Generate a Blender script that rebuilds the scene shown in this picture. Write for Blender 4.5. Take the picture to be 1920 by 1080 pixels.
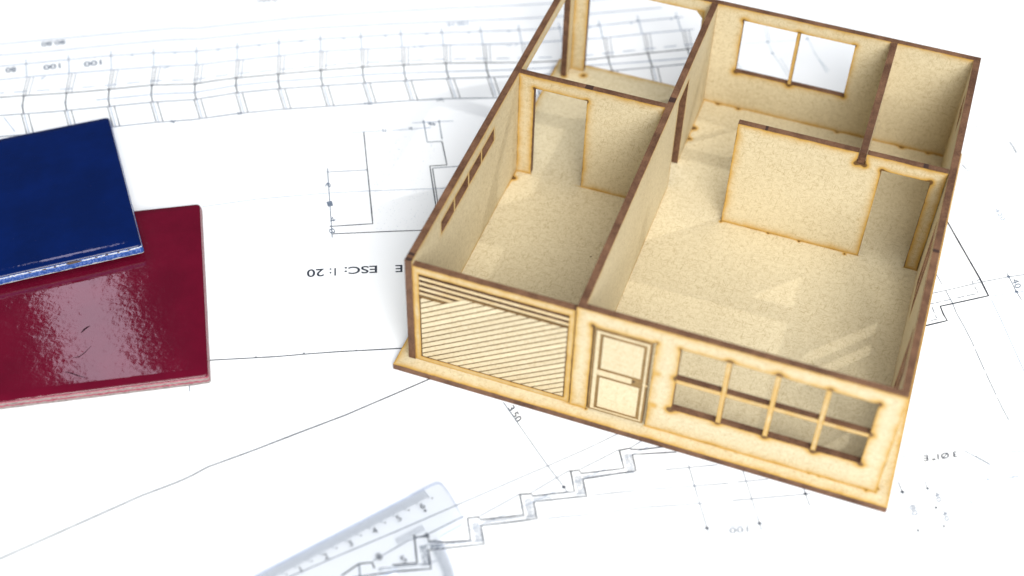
import bpy, bmesh, math, random
from mathutils import Vector, Matrix, Euler
from mathutils.geometry import tessellate_polygon

for o in list(bpy.data.objects):
    bpy.data.objects.remove(o)
scene = bpy.context.scene
col = scene.collection
random.seed(7)

# ------------------------------------------------------------------ units
K = 0.000965            # drawing unit (about a millimetre) to metres
def P(x, y, z=0.0):     # z = height above the paper
    return Vector((x * K, y * K, z * K))

# ------------------------------------------------------------------ camera
F_PX = 2680.625
CAM = (160.8356, -351.8650, 455.0869)
ROT = (0.7552270, -0.0209301, 0.3426343)
cam_d = bpy.data.cameras.new('camera')
cam = bpy.data.objects.new('camera', cam_d)
col.objects.link(cam)
cam.location = P(*CAM)
cam.rotation_euler = ROT
cam_d.sensor_width = 36.0
cam_d.lens = F_PX / 1920 * 36.0
cam_d.clip_start = 0.01
cam_d.clip_end = 50.0
cam_d.dof.use_dof = True
cam_d.dof.focus_distance = 620 * K
cam_d.dof.aperture_fstop = 5.7
cam_d.dof.aperture_blades = 9
scene.camera = cam

# ------------------------------------------------------------------ world + lamps
w = bpy.data.worlds.new('World')
scene.world = w
w.use_nodes = True
bg = w.node_tree.nodes['Background']
bg.inputs[0].default_value = (0.80, 0.90, 1.0, 1)
bg.inputs[1].default_value = 0.085

CENTRE = Vector((0.09, 0.09, 0.02))
def area(name, direction, dist, size, power, color, target=CENTRE, size_y=None, shape='RECTANGLE'):
    l = bpy.data.lights.new(name, 'AREA')
    l.shape = shape
    l.size = size
    if size_y: l.size_y = size_y
    elif shape == 'RECTANGLE': l.size_y = size
    l.energy = power
    l.color = color
    o = bpy.data.objects.new(name, l)
    col.objects.link(o)
    d = Vector(direction).normalized()
    o.location = target + d * dist
    o.rotation_euler = (-d).to_track_quat('-Z', 'Y').to_euler()
    return o
area('spot_lamp', (0.707, 0.707, 0.80), 1.6, 0.025, 7.4, (1.0, 0.985, 0.96), shape='DISK')
area('front_softbox', (0.50, -1.0, 0.80), 1.9, 1.1, 49.0, (1.0, 0.985, 0.955))
area('left_fill', (-0.95, -0.35, 0.75), 2.0, 1.2, 11.0, (0.88, 0.94, 1.0))  # added fill, lifts the shade on the paper left of the house
area('overhead_softbox', (0.30, -0.22, 1.0), 1.35, 1.1, 10.5, (0.98, 0.99, 1.0))
# tall window behind the camera's left, mirrored in the glaze of the red tile
_p = Vector((-126.0, -37.0, 5.0))
_v = (_p - Vector(CAM)).normalized()
area('window_light', (_v.x, _v.y, -_v.z), 2.3, 0.14, 1.05, (0.93, 0.82, 1.0), target=P(*_p), size_y=0.55)

scene.view_settings.view_transform = 'Standard'
scene.view_settings.look = 'None'
scene.view_settings.exposure = 0.08
scene.view_settings.gamma = 1.0
scene.view_settings.use_curve_mapping = False
scene.render.resolution_x = 1024
scene.render.resolution_y = 576
scene.render.engine = 'CYCLES'
scene.cycles.max_bounces = 10
scene.cycles.transparent_max_bounces = 16

# ------------------------------------------------------------------ pixel -> paper
RM = Euler(ROT, 'XYZ').to_matrix()
CV = Vector(CAM)
def un(u, v, z=0.0):
    d = RM @ Vector(((u - 960) / F_PX, -(v - 540) / F_PX, -1.0))
    t = (z - CV.z) / d.z
    p = CV + d * t
    return (p.x, p.y)

# ------------------------------------------------------------------ node helpers
class NT:
    def __init__(self, name):
        self.m = bpy.data.materials.new(name)
        self.m.use_nodes = True
        self.t = self.m.node_tree
        self.b = self.t.nodes['Principled BSDF']
        self.out = self.t.nodes['Material Output']
    def n(self, kind, **kw):
        nd = self.t.nodes.new(kind)
        for k, v in kw.items():
            if k.startswith('i_'):
                key = k[2:]
                nd.inputs[int(key) if key.isdigit() else key.replace('_', ' ')].default_value = v
            else:
                setattr(nd, k, v)
        return nd
    def l(self, a, b):
        self.t.links.new(a, b)
    def math(self, op, a, b=None, c=None, clamp=False):
        nd = self.n('ShaderNodeMath', operation=op, use_clamp=clamp)
        for i, x in enumerate((a, b, c)):
            if x is None: continue
            if isinstance(x, (int, float)): nd.inputs[i].default_value = x
            else: self.l(x, nd.inputs[i])
        return nd.outputs[0]
    def mix(self, f, a, b, blend='MIX'):
        nd = self.n('ShaderNodeMix', data_type='RGBA', blend_type=blend)
        for s, x in ((0, f), (6, a), (7, b)):
            if isinstance(x, (int, float)): nd.inputs[s].default_value = x
            elif isinstance(x, tuple): nd.inputs[s].default_value = (*x, 1)
            else: self.l(x, nd.inputs[s])
        return nd.outputs[2]
    def ramp(self, f, lo, hi):
        nd = self.n('ShaderNodeMapRange', interpolation_type='SMOOTHSTEP')
        nd.inputs[1].default_value = lo; nd.inputs[2].default_value = hi
        self.l(f, nd.inputs[0])
        return nd.outputs[0]
    def noise(self, vec, scale, detail=2, rough=0.5, dist=0.0):
        nd = self.n('ShaderNodeTexNoise')
        nd.inputs['Scale'].default_value = scale
        nd.inputs['Detail'].default_value = detail
        nd.inputs['Roughness'].default_value = rough
        nd.inputs['Distortion'].default_value = dist
        self.l(vec, nd.inputs['Vector'])
        return nd.outputs[0]

def mdf_material(name, base, dark, burn_amount=1.0):
    t = NT(name)
    uv = t.n('ShaderNodeUVMap').outputs[0]
    oi = t.n('ShaderNodeObjectInfo').outputs['Random']
    off = t.math('MULTIPLY', oi, 3.7)
    add = t.n('ShaderNodeVectorMath', operation='ADD')
    comb = t.n('ShaderNodeCombineXYZ')
    t.l(off, comb.inputs[0]); t.l(off, comb.inputs[1])
    t.l(uv, add.inputs[0]); t.l(comb.outputs[0], add.inputs[1])
    vec = add.outputs[0]
    fib = None
    for ang, s1, s2 in ((0.2, 300, 2900), (1.05, 360, 3200), (1.75, 280, 2800), (2.6, 330, 3300)):
        rot = t.n('ShaderNodeVectorRotate', rotation_type='Z_AXIS')
        rot.inputs['Angle'].default_value = ang
        t.l(vec, rot.inputs[0])
        mp = t.n('ShaderNodeMapping')
        mp.inputs['Scale'].default_value = (s1, s2, 1)
        t.l(rot.outputs[0], mp.inputs[0])
        nz = t.noise(mp.outputs[0], 1.0, 1.0, 0.5, 0.9)
        f = t.ramp(nz, 0.60, 0.72)
        fib = f if fib is None else t.math('MAXIMUM', fib, f)
    lightf = t.ramp(t.noise(vec, 2400, 2, 0.6), 0.5, 0.75)
    mott = t.ramp(t.noise(vec, 480, 4, 0.7), 0.35, 0.68)
    big = t.ramp(t.noise(vec, 17, 3, 0.5), 0.30, 0.75)
    amt = t.math('ADD', t.math('MULTIPLY', mott, 0.20), t.math('MULTIPLY', big, 0.13))
    amt = t.math('ADD', amt, t.math('MULTIPLY', fib, 0.47))
    amt = t.math('SUBTRACT', amt, t.math('MULTIPLY', lightf, 0.16), clamp=True)
    c = t.mix(amt, base, dark)
    tone = t.n('ShaderNodeCombineColor')
    tv = t.math('MULTIPLY_ADD', oi, 0.11, 0.92)
    for k in range(3): t.l(tv, tone.inputs[k])
    c = t.mix(1.0, c, tone.outputs[0], 'MULTIPLY')
    # dark specks
    vo = t.n('ShaderNodeTexVoronoi', feature='F1')
    vo.inputs['Scale'].default_value = 95
    t.l(vec, vo.inputs['Vector'])
    sep = t.n('ShaderNodeSeparateColor')
    t.l(vo.outputs['Color'], sep.inputs[0])
    thr = t.math('MULTIPLY', t.ramp(sep.outputs[0], 0.80, 1.0), 0.045)
    speck = t.math('LESS_THAN', vo.outputs['Distance'], thr)
    c = t.mix(t.math('MULTIPLY', speck, 0.75), c, (0.10, 0.055, 0.03))
    # heat of the laser along the cut edges, plus contact shade painted at wall feet
    at = t.n('ShaderNodeAttribute', attribute_name='scorch_shade')
    hn = t.math('MULTIPLY_ADD', t.noise(vec, 110, 4, 0.65), 1.9, 0.05)
    heat = t.math('MULTIPLY', t.math('MULTIPLY', at.outputs['Fac'], hn), burn_amount)
    c = t.mix(t.ramp(heat, 0.06, 0.75), c, t.mix(0.35, (0.58, 0.365, 0.10), c, 'MULTIPLY'))
    c = t.mix(t.math('MULTIPLY', t.ramp(heat, 0.74, 1.45), 0.9), c, (0.085, 0.038, 0.014))
    t.l(c, t.b.inputs['Base Color'])
    t.b.inputs['Roughness'].default_value = 0.5
    t.b.inputs['Specular IOR Level'].default_value = 0.28
    bp = t.n('ShaderNodeBump')
    bp.inputs['Strength'].default_value = 0.25
    bp.inputs['Distance'].default_value = 0.00008
    t.l(t.math('ADD', t.noise(vec, 1800, 3, 0.6), t.math('MULTIPLY', fib, -0.4)), bp.inputs['Height'])
    t.l(bp.outputs[0], t.b.inputs['Normal'])
    return t.m

M_MDF = mdf_material('mdf', (0.640, 0.557, 0.378), (0.32, 0.238, 0.115))
M_PLANK = mdf_material('mdf_plank', (0.655, 0.565, 0.385), (0.42, 0.315, 0.16), 0.8)

def cut_material(name, c0, c1, grain=1.0):
    t = NT(name)
    tc = t.n('ShaderNodeTexCoord').outputs['Object']
    a = t.ramp(t.noise(tc, 95, 5, 0.7), 0.3, 0.72)
    b = t.ramp(t.noise(tc, 1400, 2, 0.6), 0.35, 0.7)
    f = t.math('ADD', t.math('MULTIPLY', a, 0.65), t.math('MULTIPLY', b, 0.35))
    t.l(t.mix(f, c0, c1), t.b.inputs['Base Color'])
    t.b.inputs['Roughness'].default_value = 0.62
    t.b.inputs['Specular IOR Level'].default_value = 0.3
    bp = t.n('ShaderNodeBump')
    bp.inputs['Strength'].default_value = 0.35
    bp.inputs['Distance'].default_value = 0.0001
    t.l(t.noise(tc, 1600, 2), bp.inputs['Height'])
    t.l(bp.outputs[0], t.b.inputs['Normal'])
    return t.m
M_CUT = cut_material('charred_edge', (0.055, 0.023, 0.012), (0.195, 0.10, 0.055))
M_CHAR = cut_material('deep_char', (0.020, 0.012, 0.012), (0.055, 0.026, 0.018))
M_GROOVE = cut_material('engraved_groove', (0.20, 0.115, 0.042), (0.34, 0.215, 0.09))
M_ENGRAVE = cut_material('engraved_face', (0.19, 0.115, 0.042), (0.32, 0.21, 0.085))

# ------------------------------------------------------------------ object helpers
def link(me, name, parent=None):
    o = bpy.data.objects.new(name, me)
    col.objects.link(o)
    o.parent = parent
    return o
def empty(name, loc=(0, 0, 0)):
    o = bpy.data.objects.new(name, None)
    o.empty_display_size = 0.02
    col.objects.link(o)
    o.location = loc
    return o
def tag(o, label=None, cat=None, kind=None, group=None):
    if label: o['label'] = label
    if cat: o['category'] = cat
    if kind: o['kind'] = kind
    if group: o['group'] = group
    return o

T = 3.0
H = 57.7
OFFS = (0.0, 0.3, 0.7, 1.3, 2.2, 3.6, 5.5)

def segdist(p, a, b):
    dx, dy = b[0] - a[0], b[1] - a[1]
    L = dx * dx + dy * dy
    t = 0 if L == 0 else max(0, min(1, ((p[0] - a[0]) * dx + (p[1] - a[1]) * dy) / L))
    return math.hypot(p[0] - a[0] - t * dx, p[1] - a[1] - t * dy)

def panel(name, parent, mapf, rect, holes=(), spots=(), thick=T, step=9.0, mats=None, gain=1.0, mute=(), lines=()):
    """flat board cut to a rectangle with rectangular openings; mapf(u,v,w) -> drawing units.
    mats = (face, cut edge)"""
    mats = mats or (M_MDF, M_CUT)
    u0, v0, u1, v1 = rect
    def breaks(lo, hi, edges, pts):
        s = {lo, hi}
        x = lo
        n = max(1, round((hi - lo) / step))
        for i in range(n): s.add(lo + (hi - lo) * i / n)
        for e in edges:
            for o in OFFS:
                for sg in (-1, 1):
                    if lo < e + sg * o < hi: s.add(e + sg * o)
        for e, r in pts:
            for f in (0, 0.3, 0.6, 1.0, 1.6):
                for sg in (-1, 1):
                    if lo < e + sg * f * r < hi: s.add(e + sg * f * r)
        must = {lo, hi} | {e for e in edges if lo <= e <= hi}
        out = []
        for x in sorted(s):
            if out and x - out[-1] < 0.12:
                if x in must:
                    if out[-1] in must and out[-1] != x and x - out[-1] > 1e-6: out.append(x)
                    else: out[-1] = x
                continue
            out.append(x)
        return out
    us = breaks(u0, u1, [u0, u1] + [e for h in holes for e in (h[0], h[2])], [(s[0], s[2]) for s in spots] + [(a[0], 0.6) for a, b in lines if a[0] == b[0]])
    vs = breaks(v0, v1, [v0, v1] + [e for h in holes for e in (h[1], h[3])], [(s[1], s[2]) for s in spots] + [(a[1], 0.6) for a, b in lines if a[1] == b[1]])
    segs = []
    for r in [rect] + list(holes):
        a, b, c, d = r
        segs += [((a, b), (c, b)), ((c, b), (c, d)), ((c, d), (a, d)), ((a, d), (a, b))]
    segs = [s for s in segs if not any(abs(s[0][i] - m) < 1e-6 and abs(s[1][i] - m) < 1e-6
                                      for i, m in mute)]
    def solid(i, j):
        if i < 0 or j < 0 or i >= len(us) - 1 or j >= len(vs) - 1: return False
        cu, cv = (us[i] + us[i + 1]) / 2, (vs[j] + vs[j + 1]) / 2
        return not any(h[0] < cu < h[2] and h[1] < cv < h[3] for h in holes)
    sol = [[solid(i, j) for j in range(len(vs) - 1)] for i in range(len(us) - 1)]
    S = lambda i, j: 0 <= i < len(us) - 1 and 0 <= j < len(vs) - 1 and sol[i][j]
    verts, faces, mi, heat, uvs = [], [], [], [], []
    idx = {}
    def V(i, j, k):
        key = (i, j, k)
        if key not in idx:
            idx[key] = len(verts)
            u, v = us[i], vs[j]
            verts.append(tuple(P(*mapf(u, v, k * thick))))
            d = min(segdist((u, v), a, b) for a, b in segs) if segs else 99
            hh = 0.50 * math.exp(-d / 0.40) + 0.60 * math.exp(-d / 2.9)
            for a, b in lines: hh += 0.75 * math.exp(-segdist((u, v), a, b) / 0.45)  # contact shade painted along wall feet, summed with the burn
            for s in spots:
                r = math.hypot((u - s[0]), (v - s[1])) / s[2]
                hh += s[3] * (1.25 * math.exp(-r * r * 3.2) + 0.45 * math.exp(-r * r * 0.8))
            heat.append(hh * gain)
            uvs.append((u * K, v * K))
        return idx[key]
    for i in range(len(us) - 1):
        for j in range(len(vs) - 1):
            if not sol[i][j]: continue
            faces.append((V(i, j, 0), V(i + 1, j, 0), V(i + 1, j + 1, 0), V(i, j + 1, 0))); mi.append(0)
            faces.append((V(i, j, 1), V(i, j + 1, 1), V(i + 1, j + 1, 1), V(i + 1, j, 1))); mi.append(0)
            for di, dj, a, b in ((-1, 0, (0, 0), (0, 1)), (1, 0, (1, 1), (1, 0)), (0, -1, (1, 0), (0, 0)), (0, 1, (0, 1), (1, 1))):
                if not S(i + di, j + dj):
                    faces.append((V(i + a[0], j + a[1], 0), V(i + b[0], j + b[1], 0), V(i + b[0], j + b[1], 1), V(i + a[0], j + a[1], 1))); mi.append(1)
    me = bpy.data.meshes.new(name)
    me.from_pydata(verts, [], faces)
    me.polygons.foreach_set('material_index', mi)
    for m in mats: me.materials.append(m)
    at = me.attributes.new('scorch_shade', 'FLOAT', 'POINT')
    at.data.foreach_set('value', heat)
    uvl = me.uv_layers.new(name='UVMap')
    for lp in me.loops: uvl.data[lp.index].uv = uvs[lp.vertex_index]
    bm = bmesh.new(); bm.from_mesh(me)
    bmesh.ops.recalc_face_normals(bm, faces=bm.faces)
    bm.to_mesh(me); bm.free()
    return link(me, name, parent)

def prism(name, parent, poly, mapf, w0, w1, mat, side=None, heat=0.0, bevel=0.0):
    """polygon in (u,v) extruded from w0 to w1"""
    n = len(poly)
    verts = [tuple(P(*mapf(u, v, w0))) for u, v in poly] + [tuple(P(*mapf(u, v, w1))) for u, v in poly]
    faces = [tuple(range(n)), tuple(range(n, 2 * n))[::-1]] + [(i, (i + 1) % n, n + (i + 1) % n, n + i) for i in range(n)]
    me = bpy.data.meshes.new(name)
    me.from_pydata(verts, [], faces)
    me.materials.append(mat); me.materials.append(side or mat)
    me.polygons.foreach_set('material_index', [0, 0] + [1] * n)
    at = me.attributes.new('scorch_shade', 'FLOAT', 'POINT')
    at.data.foreach_set('value', [heat] * (2 * n))
    uvl = me.uv_layers.new(name='UVMap')
    for lp in me.loops:
        u, v = poly[lp.vertex_index % n]
        uvl.data[lp.index].uv = (u * K, v * K)
    bm = bmesh.new(); bm.from_mesh(me)
    bmesh.ops.recalc_face_normals(bm, faces=bm.faces)
    bm.to_mesh(me); bm.free()
    return link(me, name, parent)

def rect(a, b, c, d): return [(a, b), (c, b), (c, d), (a, d)]

# ================================================================== SETTING
# white table top
t = NT('table_paint')
t.b.inputs['Base Color'].default_value = (0.72, 0.73, 0.74, 1)
t.b.inputs['Roughness'].default_value = 0.5
M_TABLE = t.m
bm = bmesh.new()
bmesh.ops.create_cube(bm, size=1.0)
bmesh.ops.bevel(bm, geom=bm.edges[:], offset=0.004, segments=2, affect='EDGES')
bmesh.ops.scale(bm, vec=(2.2, 1.6, 0.03), verts=bm.verts)
bmesh.ops.translate(bm, vec=(0.0, 0.1, -0.0165), verts=bm.verts)
me = bpy.data.meshes.new('tabletop'); bm.to_mesh(me); bm.free()
me.materials.append(M_TABLE)
tag(link(me, 'tabletop'), kind='structure')

# paper sheet
t = NT('drawing_paper')
tc = t.n('ShaderNodeTexCoord').outputs['Object']
c = t.mix(t.ramp(t.noise(tc, 9, 4, 0.6), 0.3, 0.7), (0.85, 0.865, 0.885), (0.82, 0.84, 0.87))
vo = t.n('ShaderNodeTexVoronoi', feature='F1'); vo.inputs['Scale'].default_value = 42
t.l(tc, vo.inputs['Vector'])
sep = t.n('ShaderNodeSeparateColor'); t.l(vo.outputs['Color'], sep.inputs[0])
sp = t.math('LESS_THAN', vo.outputs['Distance'], t.math('MULTIPLY', t.ramp(sep.outputs[0], 0.72, 1.0), 0.014))
c = t.mix(t.math('MULTIPLY', sp, 0.55), c, (0.35, 0.40, 0.48))
t.l(c, t.b.inputs['Base Color'])
t.b.inputs['Roughness'].default_value = 0.75
t.b.inputs['Specular IOR Level'].default_value = 0.2
bp = t.n('ShaderNodeBump'); bp.inputs['Strength'].default_value = 0.12; bp.inputs['Distance'].default_value = 0.0002
t.l(t.noise(tc, 900, 3), bp.inputs['Height']); t.l(bp.outputs[0], t.b.inputs['Normal'])
M_PAPER = t.m

PA = math.radians(26)
PC = (10.0, 90.0)
FOLD = (un(352, 735), un(345, 1075))
def smooth(a, b, x):
    x = max(0, min(1, (x - a) / (b - a))); return x * x * (3 - 2 * x)
def boxdist(x, y, r):
    return math.hypot(max(r[0] - x, 0, x - r[2]), max(r[1] - y, 0, y - r[3]))
def paper_h(x, y):
    """gentle waves of the sheet, flat under the things that lie on it (drawing units)"""
    m = smooth(6, 45, boxdist(x, y, (-6, -7, 201, 214)))
    m *= smooth(2, 40, boxdist(x, y, (-290, -95, -65, 140)))
    m *= smooth(2, 35, boxdist(x, y, (-120, -215, 55, -50)))
    a = 0.9 * math.sin(x * 0.037 + 0.6 * math.sin(y * 0.021)) + 0.7 * math.sin(y * 0.043 + x * 0.017 + 1.3)
    h = m * 0.38 * (a + 1.6)
    d = segdist((x, y), *FOLD)
    h += 0.9 * math.exp(-d / 3.0) * smooth(0, 12, boxdist(x, y, (-290, -95, -65, 140)))
    return h
PW, PH = 880, 640
nx, ny = 264, 192
verts, faces = [], []
ca, sa = math.cos(PA), math.sin(PA)
for j in range(ny + 1):
    for i in range(nx + 1):
        a, b = (i / nx - 0.5) * PW, (j / ny - 0.5) * PH
        x, y = PC[0] + a * ca - b * sa, PC[1] + a * sa + b * ca
        verts.append(tuple(P(x, y, paper_h(x, y))))
for j in range(ny):
    for i in range(nx):
        k = j * (nx + 1) + i
        faces.append((k, k + 1, k + nx + 2, k + nx + 1))
def sheet_z(x, y):
    dx, dy = x - PC[0], y - PC[1]
    a, b = (dx * ca + dy * sa) / PW + 0.5, (-dx * sa + dy * ca) / PH + 0.5
    fi, fj = min(max(a * nx, 0), nx - 1e-6), min(max(b * ny, 0), ny - 1e-6)
    i, j = int(fi), int(fj); u, v = fi - i, fj - j
    z = lambda p, q: verts_z[q * (nx + 1) + p]
    return max((z(i, j) * (1 - u) + z(i + 1, j) * u) * (1 - v) + (z(i, j + 1) * (1 - u) + z(i + 1, j + 1) * u) * v, 0)
verts_z = [v[2] / K for v in verts]
me = bpy.data.meshes.new('plan_sheet'); me.from_pydata(verts, [], faces)
me.polygons.foreach_set('use_smooth', [True] * len(faces))
me.materials.append(M_PAPER)
sheet = link(me, 'plan_sheet')
tag(sheet, 'large white architectural plan sheet printed with thin line drawings under everything', 'plan sheet')

# ------------------------------------------------------------------ prints on the paper
def ink(name, c):
    t = NT(name)
    tc = t.n('ShaderNodeTexCoord').outputs['Object']
    f = t.ramp(t.noise(tc, 1500, 2), 0.3, 0.75)
    t.l(t.mix(t.math('MULTIPLY', f, 0.55), c, tuple(min(1, x * 1.9 + 0.03) for x in c)), t.b.inputs['Base Color'])
    t.b.inputs['Roughness'].default_value = 0.85
    t.b.inputs['Specular IOR Level'].default_value = 0.15
    return t.m
INK = {'k': ink('black_ink', (0.020, 0.026, 0.040)), 'm': ink('grey_ink', (0.10, 0.125, 0.17)),
       'l': ink('pale_ink', (0.26, 0.31, 0.39)), 'x': ink('faint_ink', (0.44, 0.50, 0.58))}
# pencil shading: porous grey
t = NT('pencil_shading')
tc = t.n('ShaderNodeTexCoord').outputs['Object']
t.b.inputs['Base Color'].default_value = (0.42, 0.45, 0.50, 1)
t.b.inputs['Roughness'].default_value = 0.9
f = t.math('MULTIPLY', t.ramp(t.noise(tc, 900, 3, 0.7), 0.15, 0.75), 0.75)
t.l(f, t.b.inputs['Alpha'])
M_PENCIL = t.m
LIFT = 0.16
class Print:
    def __init__(self):
        self.v, self.f, self.m = [], [], []
    def pt(self, x, y, dz=0.0):
        self.v.append(tuple(P(x, y, sheet_z(x, y) + LIFT + dz)))
        return len(self.v) - 1
    def line(self, px, wgt='m', width=0.3, world=False):
        pts = [p if world else un(*p) for p in px]
        out = [pts[0]]
        for a, b in zip(pts, pts[1:]):
            n = max(1, int(math.hypot(b[0] - a[0], b[1] - a[1]) / 4))
            for i in range(1, n + 1): out.append((a[0] + (b[0] - a[0]) * i / n, a[1] + (b[1] - a[1]) * i / n))
        prev = None
        dz = random.uniform(0, 0.02)
        for i, p in enumerate(out):
            a, b = out[max(0, i - 1)], out[min(len(out) - 1, i + 1)]
            dx, dy = b[0] - a[0], b[1] - a[1]
            L = math.hypot(dx, dy) or 1
            wd = (width * 1.12 + 0.03) * random.uniform(0.88, 1.12) / 2
            ox, oy = -dy / L * wd, dx / L * wd
            cur = (self.pt(p[0] + ox, p[1] + oy, dz), self.pt(p[0] - ox, p[1] - oy, dz))
            if prev: self.f.append((prev[0], prev[1], cur[1], cur[0])); self.m.append('kmlx'.index(wgt))
            prev = cur
    def dashes(self, px, wgt, width, on, off):
        pts = [un(*p) for p in px]
        seg, acc, draw = [pts[0]], 0, True
        for a, b in zip(pts, pts[1:]):
            L = math.hypot(b[0] - a[0], b[1] - a[1]); pos = 0
            while True:
                need = (on if draw else off) - acc
                if pos + need > L: 
                    acc += L - pos
                    if draw: seg.append(b)
                    break
                pos += need; acc = 0
                q = (a[0] + (b[0] - a[0]) * pos / L, a[1] + (b[1] - a[1]) * pos / L)
                if draw: seg.append(q); self.line(seg, wgt, width, True); seg = []
                else: seg = [q]
                draw = not draw
        if draw and len(seg) > 1: self.line(seg, wgt, width, True)
    def dot(self, p, r, wgt='k', n=8):
        x, y = un(*p)
        ids = [self.pt(x + r * math.cos(i * 2 * math.pi / n), y + r * math.sin(i * 2 * math.pi / n), 0.025) for i in range(n)]
        self.f.append(tuple(ids)); self.m.append('kmlx'.index(wgt))
    def fill(self, px):
        ids = [self.pt(*un(*p), -0.02) for p in px]
        self.f.append(tuple(ids)); self.m.append(4)
    def scribble(self, p0, p1, hgt, n, wgt='m', width=0.3):
        """unreadable small handwriting between two pixels"""
        pts = []
        for i in range(n + 1):
            s = i / n
            pts.append((p0[0] + (p1[0] - p0[0]) * s + random.uniform(-1, 1), p0[1] + (p1[1] - p0[1]) * s + (hgt if i % 2 else 0) + random.uniform(-1, 1)))
        for a, b in zip(pts, pts[1:]):
            if random.random() < 0.75: self.line([a, b], wgt, width)
    def text(self, s, start, end, cap, wgt='k', bold=0.0):
        """lettering whose baseline runs from pixel start to pixel end, cap = pixel vector to the cap line"""
        vs, fs, wid, hgt = glyphs(s, bold)
        base = len(self.v)
        for x, y in vs:
            px = start[0] + (end[0] - start[0]) * x / wid + cap[0] * y / hgt
            py = start[1] + (end[1] - start[1]) * x / wid + cap[1] * y / hgt
            self.pt(*un(px, py))
        for f in fs: self.f.append(tuple(base + i for i in f)); self.m.append('kmlx'.index(wgt))
    def build(self, name, parent):
        me = bpy.data.meshes.new(name)
        me.from_pydata(self.v, [], self.f)
        for k in 'kmlx': me.materials.append(INK[k])
        me.materials.append(M_PENCIL)
        me.polygons.foreach_set('material_index', self.m)
        bm = bmesh.new(); bm.from_mesh(me)
        for f in bm.faces:
            f.normal_update()
            if f.normal.z < 0: f.normal_flip()
        bm.to_mesh(me); bm.free()
        return link(me, name, parent)
_gl = {}
def glyphs(s, bold=0.0):
    key = (s, bold)
    if key in _gl: return _gl[key]
    cu = bpy.data.curves.new('lettering', 'FONT')
    cu.body = s; cu.size = 1.0; cu.offset = bold; cu.resolution_u = 4
    o = bpy.data.objects.new('lettering', cu); col.objects.link(o)
    bpy.context.view_layer.update()
    me = bpy.data.meshes.new_from_object(o.evaluated_get(bpy.context.evaluated_depsgraph_get()))
    vs = [(v.co.x, v.co.y) for v in me.vertices]; fs = [tuple(p.vertices) for p in me.polygons]
    x0 = min(v[0] for v in vs); x1 = max(v[0] for v in vs)
    y1 = max(v[1] for v in vs)
    vs = [(x - x0, y) for x, y in vs]
    bpy.data.objects.remove(o); bpy.data.curves.remove(cu); bpy.data.meshes.remove(me)
    _gl[key] = (vs, fs, x1 - x0, y1)
    return _gl[key]

# --- long boundary lines
d = Print()
d.line([(390, 676), (520, 669), (570, 665), (640, 660), (760, 653)], 'k', 0.44)
d.line([(-40, 1066), (0, 1048), (90, 1008), (180, 968), (265, 930), (345, 900), (362, 892), (390, 876), (480, 843), (560, 812), (650, 778), (720, 748), (810, 709)], 'k', 0.46)
d.line([(380, 388), (480, 374), (620, 362), (700, 358), (850, 353)], 'l', 0.26)
d.line([(355, 716), (356, 735)], 'm', 0.3)
for p in ((570, 663), (668, 658), (480, 670)): d.dot(p, 0.35)
d.build('boundary_lines', sheet)

# --- section drawing left of the house
d = Print()
d.line([(682, 247), (699, 420), (618, 425)], 'k', 0.42)
d.line([(614, 316), (623, 446)], 'm', 0.34)
d.line([(612, 323), (689, 319)], 'm', 0.36)
d.line([(622, 439), (800, 432)], 'k', 0.4)
d.line([(794, 226), (801, 267), (830, 266)], 'm', 0.4)
d.line([(823, 226), (829, 262)], 'm', 0.36)
d.line([(829, 267), (838, 310), (806, 312), (818, 392)], 'k', 0.42)
d.line([(811, 316), (822, 388)], 'k', 0.34)
d.line([(811, 316), (866, 312)], 'm', 0.32)
d.line([(659, 249), (725, 245)], 'l', 0.34)
d.line([(735, 245), (808, 240)], 'l', 0.34)
d.line([(773, 231), (850, 228)], 'l', 0.34)
for p in ((794, 229), (823, 229)): d.dot(p, 0.5, 'm')
for p in ((721, 245), (771, 241), (807, 233), (813, 233)): d.scribble((p[0] - 4, p[1] - 3), (p[0] + 3, p[1] - 2), 5, 4, 'm', 0.3)
for a, s in (((615, 347), '6'), ((619, 382), '1'), ((624, 411), '4'), ((623, 433), '8')):
    d.text(s, (a[0] + 3, a[1] - 5), (a[0] + 6, a[1] + 4), (-10, 2), 'm')
poly = [(688, 252), (800, 244), (805, 268), (836, 270), (834, 306), (805, 308), (815, 428), (700, 432), (702, 425)]
for i in range(420):
    u = random.uniform(690, 815); v = random.uniform(250, 434)
    if u > 803 and v > 300: continue
    if u < 690 + (v - 250) * 0.07: continue
    d.dot((u, v), random.uniform(0.08, 0.2), random.choice('lxx'), 5)
d.build('section_drawing', sheet)

# --- scale lettering, upside down
d = Print()
d.text('E', (754.5, 497.7), (741.5, 498.3), (0, 13), 'k', 0.012)
d.text('ESC:', (707, 499.3), (646, 502.3), (0, 13.3), 'k', 0.012)
d.text('1:', (630, 503.6), (618, 504.2), (0, 14), 'k', 0.012)
d.text('20', (607.5, 504.6), (575.5, 506.3), (0, 14), 'k', 0.012)
d.build('scale_lettering', sheet)

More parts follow.
